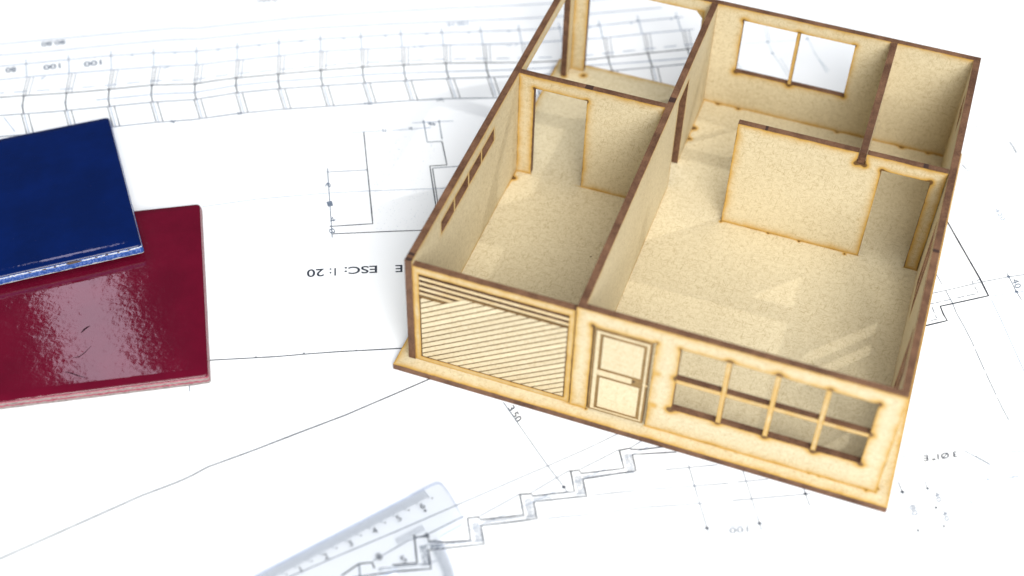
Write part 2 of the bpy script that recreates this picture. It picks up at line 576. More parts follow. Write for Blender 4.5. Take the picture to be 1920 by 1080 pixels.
# --- stair drawing
d = Print()
d.line([(944, 755), (1027, 875), (1057, 915), (1064, 925)], 'm', 0.3)
d.dot((1057, 915.5), 0.75)
d.line([(520, 1092), (640, 1040), (740, 998), (862, 945), (960, 903), (1027, 875), (1100, 842), (1158, 814)], 'm', 0.28)
for a in ([(699, 1052), (767, 1013), (800, 1003), (870, 968)], [(898.8, 968.4), (973, 928)], [(996.8, 924.9), (1067, 884)], [(1087.8, 881), (1160, 843.7)], [(1180.8, 840.8), (1205, 826)]):
    d.line(a, 'm', 0.28)
up = [[(640, 1080), (673, 1057.5), (698, 1055), (702, 1066)], [(736, 1060), (782, 1056), (776.5, 1003)],
      [(778, 1008), (801, 1005.8), (804, 1015), (836, 1017), (882.5, 1013.5), (876.5, 971.7)],
      [(877, 971.7), (897.8, 969.9), (900.7, 974.8), (981.9, 966.9), (975, 929)],
      [(973, 928.2), (995.8, 926.9), (998.7, 931.8), (1076.9, 923.9), (1070, 885.3)],
      [(1067, 885), (1086, 883), (1089.6, 889.3), (1170, 878.6), (1161.6, 846.5)],
      [(1160, 845), (1180, 841), (1184, 843), (1206, 843), (1262, 836)]]
for a in up: d.line(a, 'k', 0.5)
d.line([(676, 1090), (673, 1057.5)], 'm', 0.36)
d.line([(660, 1084), (740, 1072), (808, 1066.7), (803, 1031.7), (908, 1020.5), (901.8, 986.2), (1006.7, 974.4), (1000.7, 942.7), (1099.7, 932.8), (1092.7, 900), (1192.7, 883.3), (1185.7, 852.7), (1268, 848)], 'k', 0.5)
for a in ([(880, 994), (1003, 941), (1054, 917), (1127, 884), (1165, 863), (1215, 838)],): d.line(a, 'l', 0.22)
for dx, dy in ((0, 0), (93, -42), (-98, 45), (-196, 88), (187, -84)):
    s = lambda p: [(a + dx, b + dy) for a, b in p]
    d.fill(s([(982, 936), (996, 934), (1004, 970), (990, 972)]))
    d.fill(s([(988, 968), (1003, 966), (1004, 972), (986, 974)]))
    d.fill(s([(905, 977), (982, 969), (1000, 970), (906, 983)]))
d.text('3.50', (952, 766), (969, 793), (10.5, -7), 'k', 0.012)
for p in ((1112, 836), (1157, 825)): d.dot(p, 0.3, 'l')
d.build('stair_drawing', sheet)

# --- dimension grid in front of the house
d = Print()
for a in ([(1218, 884), (1223, 883.6)], [(1248, 881), (1345, 872)], [(1222, 918), (1367, 906.4)], [(1382, 904.5), (1440, 899)],
          [(1150, 961), (1208, 953), (1350, 942)], [(1373, 939), (1520, 926)], [(1026.5, 974.4), (1113.5, 966.5)], [(1110.6, 930.8), (1192.7, 920.5)]):
    d.line(a, 'm', 0.28)
d.line([(1290.7, 872), (1325.6, 992), (1329.4, 1004)], 'm', 0.28)
d.line([(1392, 880), (1424, 982.5), (1428, 995)], 'm', 0.26)
d.line([(1503, 905), (1518, 948)], 'm', 0.28)
d.line([(1306, 993.7), (1439, 981.4)], 'l', 0.24)
for p in ((1325.3, 991.7), (1424, 982), (1510, 926.5)): d.dot(p, 0.7)
for p in ((1302, 911), (1312, 945), (1409, 936)): d.dot(p, 0.4, 'm')
d.text('100', (1402, 988), (1367, 991), (1, 10.5), 'm')
d.build('dimension_grid', sheet)

# --- notes and dimensions right of the house
d = Print()
d.line([(1690, 857), (1801, 843), (1834, 861)], 'l', 0.24)
d.line([(1808, 847), (1834, 861)], 'm', 0.3); d.line([(1828, 857), (1855, 873)], 'm', 0.45)
d.line([(1834, 862), (1858, 912)], 'x', 0.22)
d.line([(1917, 894), (1852, 901), (1806, 907), (1820, 943), (1837, 979)], 'l', 0.2)
d.line([(1887, 850), (1911, 849), (1916, 846), (1922, 856)], 'l', 0.3)
d.line([(1898, 850), (1917, 895)], 'x', 0.22)
d.line([(1670, 926), (1739, 917), (1800, 910)], 'x', 0.22)
d.line([(1684, 904), (1692, 923)], 'm', 0.28); d.line([(1692, 923), (1721, 995), (1728, 1014)], 'x', 0.2)
d.line([(1734, 903), (1739, 917)], 'm', 0.26); d.line([(1739, 917), (1769, 988)], 'x', 0.18)
for p, r in (((1692, 923), 0.75), ((1739, 916.5), 0.55), ((1721, 995), 0.55), ((1754.7, 952.6), 0.55), ((1769.5, 987.6), 0.55)): d.dot(p, r, 'k')
for p in ((1820, 943), (1837, 979), (1859, 1032), (1892, 1037), (1907, 1026.7), (1875.6, 1071), (1867, 938), (1851, 901), (1882, 1041)): d.dot(p, 0.4, 'l')
d.scribble((1890, 896), (1908, 894), 3, 7, 'l', 0.25)
d.text('3 \u00d81" E', (1793.5, 847.5), (1731.5, 855), (1, 11), 'k', 0.015)
d.text('80', (1705, 948.5), (1712, 968), (10, -3), 'm')
d.text('40', (1751, 924.5), (1757, 943), (9, -3), 'm')
d.text('40', (1765, 959.5), (1772, 979), (9, -3), 'm')
d.line([(1775, 414), (1836.5, 522), (1853, 555.6), (1763, 574.6), (1769, 590), (1776, 601.5), (1736, 611)], 'k', 0.58)
d.line([(1745, 551), (1773, 545), (1840, 529.6), (1890, 520.7), (1940, 514)], 'm', 0.24)
d.line([(1750, 505), (1766, 533)], 'm', 0.24); d.dot((1769, 539), 0.2, 'm')
d.line([(1773, 545), (1786, 569), (1793, 587), (1807, 612)], 'm', 0.25)
d.dashes([(1807, 612), (1821.5, 640.7), (1826.7, 653), (1847, 700), (1878, 767), (1893, 795)], 'm', 0.26, 12, 1.4)
d.line([(1893, 795), (1917, 840)], 'x', 0.22)
d.line([(1858.5, 563), (1876, 600), (1893.7, 640.7), (1930, 722)], 'l', 0.22)
sc = lambda a, b: (1740 + a / 5.4, 500 + b / 5.4)
for a in (((20, 380), (60, 371)), ((75, 368), (130, 357)), ((155, 350), (225, 335)), ((285, 322), (365, 303)), ((390, 297), (490, 279)), ((505, 270), (495, 250)), ((490, 240), (470, 205)),
          ((458, 185), (445, 155), (460, 150)), ((490, 145), (520, 135)), ((40, 410), (65, 470)), ((75, 495), (88, 525)), ((30, 547), (90, 535))):
    d.line([sc(*p) for p in a], 'm', 0.28)
d.line([(1860, 556), (1881.7, 553.7)], 'l', 0.24); d.line([(1891.9, 551.9), (1940, 545)], 'l', 0.24)
d.line([(1888, 514), (1891, 520), (1905, 548.5), (1915, 564)], 'm', 0.26)
for p in ((1890.5, 520.3), (1905.5, 548.5)): d.dot(p, 0.8, 'm')
d.text('40', (1896, 526.5), (1904, 543), (11, -3.5), 'm')
d.line([(1804, 309), (1812, 318)], 'm', 0.4); d.line([(1812, 321), (1821, 319)], 'l', 0.35)
d.line([(1814, 322), (1867, 408), (1925, 515)], 'x', 0.2)
d.text('420', (1864, 394), (1878, 416), (7, -3), 'l')
d.scribble((1884, 254), (1893, 258), 3, 5, 'l', 0.3)
d.line([(1892, 268), (1899, 277), (1905, 289)], 'm', 0.5)
d.line([(1827, 240), (1833, 239)], 'm', 0.4); d.dashes([(1836, 238), (1880, 225)], 'l', 0.25, 2, 3)
d.dot((1881, 212), 0.4, 'm'); d.dashes([(1842, 303), (1885, 296)], 'x', 0.22, 8, 5)
d.build('notes_and_dimensions', sheet)

# --- long beam drawing across the top
d = Print()
L1 = [(-60, 88), (0, 83), (120, 72), (230, 62), (330, 53), (365, 54), (450, 46), (560, 36), (700, 27), (860, 16), (1020, 8), (1200, -4)]
L2 = [(-60, 109), (0, 104), (100, 96), (230, 83), (320, 75), (370, 74), (520, 61), (600, 56), (760, 47), (900, 39), (1040, 32), (1130, 26), (1240, 18)]
L3 = [(-60, 130), (0, 125), (100, 115), (205, 105), (285, 100), (365, 97), (440, 90), (520, 83), (598, 77), (675, 73), (745, 68), (825, 64), (900, 60), (975, 57), (1120, 50), (1195, 43), (1280, 36)]
L4 = [(-60, 155), (0, 150), (70, 143), (130, 138), (205, 132), (300, 125), (370, 122), (440, 114), (520, 107), (600, 100), (700, 95), (830, 87), (970, 82), (1135, 72), (1205, 66), (1300, 59)]
L5 = [(-60, 187), (0, 183), (60, 179), (125, 175), (205, 168), (285, 160), (365, 158), (400, 152), (440, 147), (520, 140), (600, 134), (680, 129), (760, 125), (835, 121), (910, 119), (1000, 117), (1095, 113), (1140, 108), (1215, 101), (1300, 94)]
L6 = [(180, 188), (290, 177), (365, 174), (440, 161), (520, 153), (600, 148), (700, 142), (830, 137), (950, 132), (1140, 121), (1300, 110)]
L7 = [(-60, 221), (0, 217), (100, 210), (205, 200), (285, 192), (365, 187), (440, 175), (520, 167), (600, 162), (690, 157), (830, 150), (940, 145), (1160, 132), (1300, 120)]
L8 = [(-60, 262), (205, 239), (290, 230), (360, 225), (440, 214), (520, 206), (640, 198), (760, 190), (830, 187), (950, 184)]
for L, g, wd in ((L1, 'l', 0.6), (L2, 'l', 0.6), (L3, 'l', 0.6), (L4, 'l', 0.62), (L5, 'k', 0.55), (L6, 'l', 0.62), (L7, 'm', 0.55), (L8, 'm', 0.5)):
    d.line(L, g, wd)
d.line([(-60, 206), (0, 202), (98, 195)], 'x', 0.38); d.line([(112, 193), (150, 191)], 'x', 0.38)
d.dashes([(a, b - 8) for a, b in L5], 'l', 0.55, 6.5, 4.5)
def at(L, x):
    for a, b in zip(L, L[1:]):
        if a[0] <= x <= b[0]: return a[1] + (b[1] - a[1]) * (x - a[0]) / (b[0] - a[0])
    return L[-1][1]
cols = [-35, 45, 125, 205, 285, 366, 443, 522, 602, 680, 757, 836, 911, 985, 1063, 1140, 1215, 1289]
for i, x in enumerate(cols):
    s = 9 - (x - 45) * 0.0135                     # lean of the triple strokes
    k = -1 + (x - 45) * 0.011                     # lean of the strokes below
    xt = x + 1 + s * 0.3 - max(0, x - 500) * 0.027
    d.line([(xt, at(L3, x) - 9), (x + s * 0.6 - max(0, x - 500) * 0.01, at(L4, x))], 'l', 0.42)
    d.dot((xt, at(L3, x)), 0.55, 'm')
    for q, g in ((0, 'k'), (5, 'k'), (12, 'm')):
        d.line([(x + s + q * 1.05 - 3, at(L4, x + 5)), (x + q * 0.9 - 2, at(L5, x))], g, 0.24)
    m = (at(L5, x) * 0.45 + at(L7, x) * 0.55)
    d.line([(x, at(L5, x)), (x - 3 + (k + 1) * 0.55, m), (x + k * 0.75, at(L7, x))], 'k', 0.5)
    for q in (-2, 3, 11):
        d.line([(x + k * 0.75 + q - 2, at(L7, x)), (x + k * 0.75 + q + 8 + k * 0.25, at(L8, x) - 2)], 'k' if q != 3 else 'l', 0.32)
    d.dot((x, at(L5, x)), 0.6, 'k')
    if x > 190: d.dot((x + 43, at(L3, x + 43) + 2), 0.6, 'l')
d.line([(7, 220), (28, 247)], 'l', 0.4)
for p in ((324, 228), (448, 212), (690, 194), (825, 188)): d.scribble((p[0] - 7, p[1] - 2), (p[0] + 6, p[1] - 2), 5, 5, 'm', 0.34)
for a, b in (((76, 147), (84, 144)), ((305, 127), (318, 123)), ((775, 92), (795, 90)), ((950, 85), (970, 83))): d.scribble(a, b, 3, 4, 'l', 0.34)
d.text('100', (113, 119), (81, 123), (1, 9), 'm', 0.02)
d.text('100', (190, 112.5), (157, 117), (1, 9), 'm', 0.02)
d.text('80', (30, 126), (10, 128), (1, 9), 'm', 0.02)
d.text('80.80', (122, 75), (77, 80), (1, 8), 'm', 0.02)
d.text('100.10', (877, 42), (838, 45), (1, 7), 'l', 0.02)
d.scribble((478, 2), (620, -11), 6, 26, 'm', 0.5)
# far end seen through the back window
for a in ([(1426, 36), (1439, 81), (1448, 103), (1462, 122), (1478, 146)], [(1436, 45), (1443, 80)], [(1463, 112), (1484, 146)], [(1508, 58), (1526, 99), (1550, 138)], [(1535, 112), (1554, 135)], [(1383, 122), (1392, 134)]):
    d.line(a, 'x', 0.3)
d.line([(1386, 86), (1500, 77)], 'x', 0.3)
for p in ((1439, 82), (1513, 75), (1448, 103)): d.dot(p, 0.8, 'l')
d.build('beam_drawing', sheet)

# ================================================================== HOUSE MODEL
house = empty('house_model', P(95, 100, 0))
tag(house, 'roofless laser-cut fibreboard house model with charred brown edges standing on the plan', 'house model')
bpy.context.view_layer.update()
HI = house.matrix_world.inverted()
_link = link
def link(me, name, parent=None):
    o = _link(me, name, parent)
    if parent is not None and parent is not sheet:
        top = parent
        while top.parent: top = top.parent
        if top is house and parent is house:
            o.matrix_parent_inverse = HI
    return o
ZB = 3.08                     # floor height (board on the paper)
XZ = lambda y0: (lambda u, v, w: (u, y0 + w, v + ZB))        # wall seen from the front
YZ = lambda x0: (lambda u, v, w: (x0 + w, u, v + ZB))        # wall running to the back

# dimensions read from the photograph
XM, XR, YB, YP1, YP2, XP3 = 69.9, 194.2, 207.2, 124.7, 125.7, 154.0

tabs = [(123.8, 125.4, 1.0, 0.9), (158.9, 124.6, 1.1, 1.0), (138, 125.2, 1.0, 0.8), (90.6, 206.6, 1.8, 1.0), (80.2, 206.8, 1.8, 0.8), (171.3, 206.8, 1.8, 1.0), (184, 206.8, 1.6, 0.8),
        (74, 184.5, 2.4, 1.1), (74, 176, 2.0, 0.8), (4, 119, 2.2, 0.9), (77, -0.3, 0.9, 0.8), (190.5, -0.4, 1.3, 0.8), (194.8, 2, 1.0, 0.6), (195, 27, 1.2, 0.4), (11, 204, 2.6, 0.8), (2, 200, 2.4, 0.8),
        (172, -0.2, 1.0, 0.5), (168, -0.2, 0.8, 0.5), (140, 206.6, 1.6, 0.7), (60, 123.5, 1.4, 0.7), (101.8, 125, 1.2, 0.5)]
base = panel('base_plate', house, lambda u, v, w: (u, v, w + 0.08), (-4.7, -5.8, 199.6, 212.7), spots=tabs, step=5,
             lines=[((101.8, YP2), (164.7, YP2)), ((72.9, YB), (191, YB)), ((3, YP1), (10.2, YP1)), ((34.9, YP1), (69.9, YP1)), ((185, YP2), (191, YP2)),  # painted dark contact lines where walls meet the floor
                    ((70, 0), (77, 0)), ((101.6, 0), (194, 0)), ((194.2, 0), (194.2, 60)), ((3.0, 112), (3.0, 124)), ((72.9, 172), (72.9, 206))])

def wall(name, mp, r, holes=(), spots=(), **kw):
    return panel(name, house, mp, r, holes, spots, **kw)

# side wall on the garage side: strip window, open porch behind
wl = [(31.0, 44.4, 44.7, 51.0), (46.3, 44.4, 61.1, 51.0), (62.7, 44.4, 76.5, 51.0), (78.1, 44.4, 92.4, 51.0)]
left = wall('side_wall', YZ(0.0), (0, 0, YB + T, H), wl + [(127.7, 0, 200.0, 52.0)], gain=0.75)
left['label'] = 'side wall with a row of four small strip windows and an open porch bay'
# other side wall: two windows, one small high window
rw = [(19.5, 14.5, 30.2, 50), (32.2, 14.5, 42.8, 50), (82.0, 14.5, 92.0, 50), (94.0, 14.5, 104.5, 50), (174.5, 41.5, 182.0, 51), (183.2, 41.5, 190.5, 51)]
right = wall('side_wall', YZ(XR - T), (T + 0.02, 0, YB - 0.02, H), rw, gain=0.8)
right['label'] = 'side wall with two tall windows and a small high window'
# back wall: open porch with cut corner, two-light window
bw = (86.0, 21.3, 138.7, 51.4)
back = wall('back_wall', XZ(YB), (T + 0.02, 0, XR, H), [(10.0, 0, 66.2, 51.2), bw],
            [(86, 21.3, 2.4, 0.8), (138.7, 21.3, 2.0, 0.6), (86, 51.4, 2.2, 0.6), (138.7, 51.4, 2.2, 0.6), (112.4, 21, 2.4, 0.9), (112.4, 51.6, 2.2, 0.8)], gain=0.85)
for r in [(111.6, 21.3, 113.2, 51.4)]:
    panel('glazing_bar', back, XZ(YB + 0.05), (r[0], r[1] - 0.01, r[2], r[3] + 0.01), thick=T - 0.1, gain=1.0).matrix_parent_inverse = Matrix()
prism('corner_gusset', back, [(66.25, 51.25), (63.0, 51.25), (66.25, 47.5)], XZ(YB + 0.05), 0, T - 0.1, M_MDF, M_CUT, heat=0.5)
# wall between garage and living room
mid = wall('inner_wall', YZ(XM), (T + 0.02, 0, YB - 0.02, H - 0.04), [(139.5, 0, 156.5, 50.2)], gain=0.7)
# wall between garage and porch, with doorway
p1 = wall('partition_wall', XZ(YP1), (T + 0.02, 0, XM - 0.02, H), [(10.2, 0, 34.9, 51.0)], [(10.2, 51, 1.6, 0.5), (34.9, 51, 1.6, 0.5)], gain=1.05)
# free-standing partition with doorway
p2 = wall('partition_wall', XZ(YP2), (101.8, 0, XR - T - 0.25, H), [(164.7, 0, 185.1, 51.0), (153.8, 51.6, 157.2, H)],
          [(153.6, 51.5, 2.0, 0.6), (157.4, 51.5, 2.0, 0.6), (164.7, 51, 1.8, 0.6), (185.1, 51, 1.8, 0.6)], gain=1.1)
# short partition behind it, its tab seated in the slot
p3 = wall('partition_wall', YZ(XP3), (YP2 + 0.5, 0, YB - 0.02, H - 0.05), [(YP2 + 0.5, 0, YP2 + T + 0.05, 51.9)], gain=0.7)

# --- garage front
GZ = 55.2
slots_z = [50.5, 47.65, 44.8, 41.95, 39.1]
gh = (5.6, 2.6, 67.2, 51.4)
garage = wall('garage_wall', XZ(0.35), (T + 0.03, 0, XM - 0.4, GZ), [gh], gain=1.0)
gl, gr, gz0 = 5.6, 67.2, 2.6
# louvre slats
slat_z = [(49.85, 48.35), (47.0, 45.45), (44.15, 42.6), (41.3, 39.75)]
SL = 0.667
def diag_x(z): return 16.0 + (z - 38.4) / SL
for i, (zt, zb) in enumerate(slat_z):
    if i < 2: poly = rect(gl - 0.02, zb, gr + 0.02, zt)
    else: poly = [(gl - 0.02, zb), (diag_x(zb) + 0.1, zb), (diag_x(zt) + 0.1, zt), (gl - 0.02, zt)]
    prism('louvre_slat', garage, poly, XZ(0.35), 0.1, T - 0.15, M_PLANK, M_CUT, heat=0.42)
# roll-up door of diagonal boards: backing board plus each raised board
backing = [(gl - 0.05, gz0 - 0.02), (gr + 0.05, gz0 - 0.02), (gr + 0.05, 44.05), (diag_x(44.05), 44.05), (16.0, 38.4), (gl - 0.05, 38.4)]
gdoor = prism('garage_door', house, backing, XZ(0.35), 0.9, T - 0.1, M_GROOVE, M_CHAR)
def clip(poly, a, b, c):         # keep a*u+b*v <= c
    out = []
    for i in range(len(poly)):
        p, q = poly[i], poly[(i + 1) % len(poly)]
        dp, dq = a * p[0] + b * p[1] - c, a * q[0] + b * q[1] - c
        if dp <= 0: out.append(p)
        if (dp < 0 < dq) or (dq < 0 < dp):
            s = dp / (dp - dq); out.append((p[0] + (q[0] - p[0]) * s, p[1] + (q[1] - p[1]) * s))
    return out
PITCH = 3.02
c0 = 38.4 - SL * 16.0            # v - SL*u on the step of the door's top edge
gap = 0.31
for k in range(-26, 6):
    lo, hi = c0 + (k - 1) * PITCH + gap, c0 + k * PITCH - gap
    top = 38.1 if k > 0 else 43.8
    poly = rect(gl + 0.45, gz0 + 0.4, gr - 0.45, top)
    poly = clip(poly, -SL, 1, hi); 
    if len(poly) > 2: poly = clip(poly, SL, -1, -lo)
    if len(poly) < 3: continue
    ar = abs(sum(p[0] * q[1] - q[0] * p[1] for p, q in zip(poly, poly[1:] + poly[:1]))) / 2
    if ar < 0.6: continue
    prism('board', gdoor, poly, XZ(0.35), 0.05, 0.86, M_PLANK, M_GROOVE, heat=0.10)

# --- front wall with entrance door and eight-light window
fx0, fx1 = XM + 0.02, XR
win = (111.1, 14.4, 185.2, 50.2)
fd = (77.0, -0.0, 101.6, 49.7)
sp = [(111, 33, 2.2, 0.8), (186, 32.5, 2.2, 0.6), (129.7, 13.8, 2.0, 0.6), (148.3, 13.6, 2.4, 0.8), (167.2, 13.6, 2.4, 0.8), (110.6, 14, 2.6, 0.9), (185.6, 14, 2.4, 0.8),
      (129.7, 50.8, 2.2, 0.8), (148.3, 50.8, 2.4, 0.8), (167.2, 50.8, 2.2, 0.7), (110.8, 50.4, 1.8, 0.5), (185.4, 50.4, 2.2, 0.6), (76.6, 50, 2.0, 0.6), (102, 50, 1.6, 0.4), (104, 14, 2.4, 0.35), (104, 33, 2.2, 0.35)]
front = wall('front_wall', XZ(0.0), (fx0, 0, fx1, H), [win, fd], sp, gain=0.98)
for c in (129.7, 148.25, 167.0):
    panel('glazing_bar', front, XZ(0.05), (c - 0.95, win[1] - 0.01, c + 0.95, win[3] + 0.01), thick=T - 0.1, gain=0.85)
hx = [win[0], 128.75, 130.65, 147.3, 149.2, 166.05, 167.95, win[2]]
for i in range(0, 8, 2):
    panel('glazing_bar', front, XZ(0.08), (hx[i] - 0.01, 30.5, hx[i + 1] + 0.01, 32.5), thick=T - 0.16, gain=0.8)
# entrance door set in its opening
dl, dr, dt = 77.3, 100.3, 49.1
door = panel('door', house, XZ(0.55), (dl, 0.05, dr, dt), thick=2.0, mats=(M_ENGRAVE, M_CUT), gain=0.5)
door['label'] = 'panelled entrance door'
def dpart(name, r, w0, w1, m, s=None, heat=0.2): return prism(name, door, rect(*r), XZ(0.55), -w1, -w0, m, s or M_GROOVE, heat)
# stiles and rails proud of the engraved ground
for r in ((78.5, 1.3, 80.0, 47.9), (98.6, 1.3, 99.5, 47.9), (80.05, 46.6, 98.55, 47.9), (80.05, 22.5, 94.0, 25.6), (80.05, 1.3, 98.55, 2.2)):
    dpart('door_rail', r, -0.2, 0.45, M_PLANK, heat=0.22)
for r in ((81.3, 26.9, 97.3, 45.3), (81.3, 3.3, 97.3, 21.3)):
    dpart('door_panel', r, -0.2, 0.42, M_PLANK, heat=0.06)
dpart('lock_plate', (94.2, 22.9, 98.4, 25.4), -0.2, 0.2, M_ENGRAVE, heat=0.4)
dpart('door_handle', (98.45, 23.4, 100.5, 24.5), -0.2, 0.42, M_PLANK, M_CHAR, heat=0.5)
kn = [(94.9 + 0.5 * math.cos(i * math.pi / 5), 24.2 + 0.5 * math.sin(i * math.pi / 5)) for i in range(10)]
prism('keyhole', door, kn, XZ(0.55), -0.32, 0.1, M_CHAR)
# charred tab ends on the top edges
def tab_end(par, x0, y0, x1, y1, z=H):
    prism('tab_end', par, rect(x0, y0, x1, y1), lambda u, v, w: (u, v, w + ZB), z - 0.5, z + 0.06, M_CHAR)
tab_end(p1, 33.3, YP1 + 0.01, 36.8, YP1 + T - 0.01)
tab_end(p2, 113.5, YP2 + 0.01, 114.6, YP2 + T - 0.01)
tab_end(p2, 180.5, YP2 + 0.01, 182.6, YP2 + T - 0.01)
tab_end(right, XR - T + 0.02, 77.5, XR - 0.3, 79.2)
tab_end(mid, XM + 0.01, 129.3, XM + T - 0.01, 132.6, H - 0.04)
tab_end(left, 0.01, 3.2, T - 0.01, 4.6)
tab_end(left, 0.3, 0.06, T - 0.01, 1.6)

# ================================================================== TILES
def glaze(name, c, c2, ripple):
    t = NT(name)
    tc = t.n('ShaderNodeTexCoord').outputs['Object']
    f = t.ramp(t.noise(tc, 45, 4, 0.6), 0.3, 0.7)
    cc = t.mix(f, c, c2)
    dusts = t.ramp(t.noise(tc, 1500, 2, 0.7), 0.74, 0.8)
    cc = t.mix(t.math('MULTIPLY', dusts, 0.12), cc, (0.5, 0.4, 0.4))
    t.l(cc, t.b.inputs['Base Color'])
    t.b.inputs['Roughness'].default_value = 0.07
    t.b.inputs['IOR'].default_value = 1.5
    mp = t.n('ShaderNodeMapping'); mp.inputs['Scale'].default_value = (1.0, 1.25, 1.0)
    t.l(tc, mp.inputs[0])
    n1 = t.noise(mp.outputs[0], 420, 2.0, 0.5, 0.3)
    n2 = t.noise(mp.outputs[0], 120, 2.0, 0.5)
    hgt = t.math('ADD', t.math('MULTIPLY', n1, 0.42), t.math('MULTIPLY', n2, 1.0))
    bp = t.n('ShaderNodeBump'); bp.inputs['Strength'].default_value = 1.0; bp.inputs['Distance'].default_value = ripple
    t.l(hgt, bp.inputs['Height']); t.l(bp.outputs[0], t.b.inputs['Normal'])
    return t.m
def biscuit(name, g, pale, thresh, lines):
    """unglazed tile side with runs of glaze"""
    t = NT(name)
    tc = t.n('ShaderNodeTexCoord').outputs['Object']
    n = t.noise(tc, 900, 4, 0.7)
    sep = t.n('ShaderNodeSeparateXYZ'); t.l(tc, sep.inputs[0])
    zz = t.math('ADD', t.math('MULTIPLY', sep.outputs[2], 1000.0), t.math('MULTIPLY', t.math('SUBTRACT', t.noise(tc, 500, 3, 0.7), 0.5), 1.6))
    fac = None
    for lo, hi in lines:
        a = t.math('MULTIPLY', t.ramp(zz, lo - 0.12, lo + 0.12), t.math('SUBTRACT', 1.0, t.ramp(zz, hi - 0.12, hi + 0.12)))
        fac = a if fac is None else t.math('MAXIMUM', fac, a)
    speck = t.ramp(n, thresh, thresh + 0.12)
    body = t.mix(speck, pale, tuple(x * 0.45 for x in pale))
    t.l(t.mix(fac, body, t.mix(t.ramp(n, 0.45, 0.7), g, tuple(min(1, x * 1.5 + 0.12) for x in g))), t.b.inputs['Base Color'])
    t.l(t.math('SUBTRACT', 0.85, t.math('MULTIPLY', fac, 0.55)), t.b.inputs['Roughness'])
    bp = t.n('ShaderNodeBump'); bp.inputs['Strength'].default_value = 0.7; bp.inputs['Distance'].default_value = 0.0003
    t.l(n, bp.inputs['Height']); t.l(bp.outputs[0], t.b.inputs['Normal'])
    return t.m

def rounded(half, r, n=5):
    pts = []
    for cx, cy, a0 in ((half - r, half - r, 0), (-half + r, half - r, 90), (-half + r, -half + r, 180), (half - r, -half + r, 270)):
        for i in range(n + 1):
            a = math.radians(a0 + 90 * i / n)
            pts.append((cx + r * math.cos(a), cy + r * math.sin(a)))
    return pts
def densify(pts, step):
    out = []
    for a, b in zip(pts, pts[1:] + pts[:1]):
        n = max(1, int(math.hypot(b[0] - a[0], b[1] - a[1]) / step))
        for i in range(n): out.append((a[0] + (b[0] - a[0]) * i / n, a[1] + (b[1] - a[1]) * i / n))
    return out
def rings(name, parent, rr, mat, cap_top, cap_bot, jitter=0.0):
    """loft of square rings (half, corner radius, z)"""
    verts, faces = [], []
    n = None
    for q, (half, r, z) in enumerate(rr):
        pts = rounded(half, r, 5)
        # same topology for every ring
        full = []
        for s in range(4):
            full += pts[s * 6:(s + 1) * 6]
            a, b = pts[s * 6 + 5], pts[((s + 1) * 6) % 24]
            for i in range(1, 40): full.append((a[0] + (b[0] - a[0]) * i / 40, a[1] + (b[1] - a[1]) * i / 40))
        n = len(full)
        for x, y in full:
            j = jitter if 0 < q < len(rr) - 1 else 0
            verts.append(tuple(P(x + random.uniform(-j, j), y + random.uniform(-j, j), z + random.uniform(-j, j) * 0.6)))
    for q in range(len(rr) - 1):
        for i in range(n):
            faces.append((q * n + i, q * n + (i + 1) % n, (q + 1) * n + (i + 1) % n, (q + 1) * n + i))
    if cap_top: faces.append(tuple(range((len(rr) - 1) * n, len(rr) * n)))
    if cap_bot: faces.append(tuple(range(n))[::-1])
    me = bpy.data.meshes.new(name); me.from_pydata(verts, [], faces)
    me.polygons.foreach_set('use_smooth', [True] * len(faces))
    me.materials.append(mat)
    return _link(me, name, parent)
def tile(name, S, th, gm, bmat, label):
    root = empty(name)
    h = S / 2
    rings('body', root, [(h - 0.2, 1.0, 0.0), (h + 0.15, 1.2, 0.3), (h + 0.2, 1.4, 1.0), (h - 0.0, 1.4, th * 0.45), (h - 0.3, 1.5, th - 1.25)], bmat, True, True, 0.07)
    rings('glaze', root, [(h - 0.55, 1.5, th - 1.5), (h - 0.3, 1.6, th - 1.15), (h - 0.5, 1.7, th - 0.72), (h - 1.2, 2.0, th - 0.42), (h - 2.6, 2.2, th - 0.26), (h - 3.3, 2.2, th - 0.06), (h - 4.6, 2.4, th), (h - 8, 3, th)], gm, True, True, 0.0)
    tag(root, label, 'tile')
    return root
RED = glaze('red_glaze', (0.112, 0.0028, 0.016), (0.088, 0.0022, 0.013), 0.00007)
BLUE = glaze('blue_glaze', (0.0005, 0.0100, 0.086), (0.0004, 0.0078, 0.064), 0.00008)
RSIDE = biscuit('red_biscuit', (0.22, 0.014, 0.04), (0.27, 0.225, 0.215), 0.50, [(1.5, 2.2), (3.1, 6)])
BSIDE = biscuit('blue_biscuit', (0.01, 0.06, 0.26), (0.50, 0.52, 0.54), 0.52, [(0.7, 2.9), (3.35, 6)])
SR, TH = 103.9, 5.0
red = tile('ceramic_tile', SR, TH, RED, RSIDE, 'glossy crimson glazed ceramic tile lying flat, partly under the blue tile')
# placed by its front right corner, edges at 120 and 210 degrees
c = (-71.5, -39.2)
dx = Vector((math.cos(math.radians(210)), math.sin(math.radians(210)))); dy = Vector((math.cos(math.radians(120)), math.sin(math.radians(120))))
ctr = Vector(c) + (dx + dy) * SR / 2
red.location = P(ctr.x, ctr.y, 0.06)
red.rotation_euler = (0, 0, math.radians(30))
SB, TB = 101.2, 5.0
blue = tile('ceramic_tile', SB, TB, BLUE, BSIDE, 'glossy navy blue glazed ceramic tile leaning on top of the crimson tile')
tilt = math.radians(4.25)
Rb = Matrix.Rotation(math.radians(39.31), 3, 'Z') @ Matrix.Rotation(-tilt, 3, 'X')
corner = Vector((-129.3, 11.0, SB * math.sin(tilt) + 0.06))
cen = corner + Rb @ Vector((-SB / 2, SB / 2, 0))
blue.location = P(*cen)
blue.rotation_euler = Rb.to_euler()
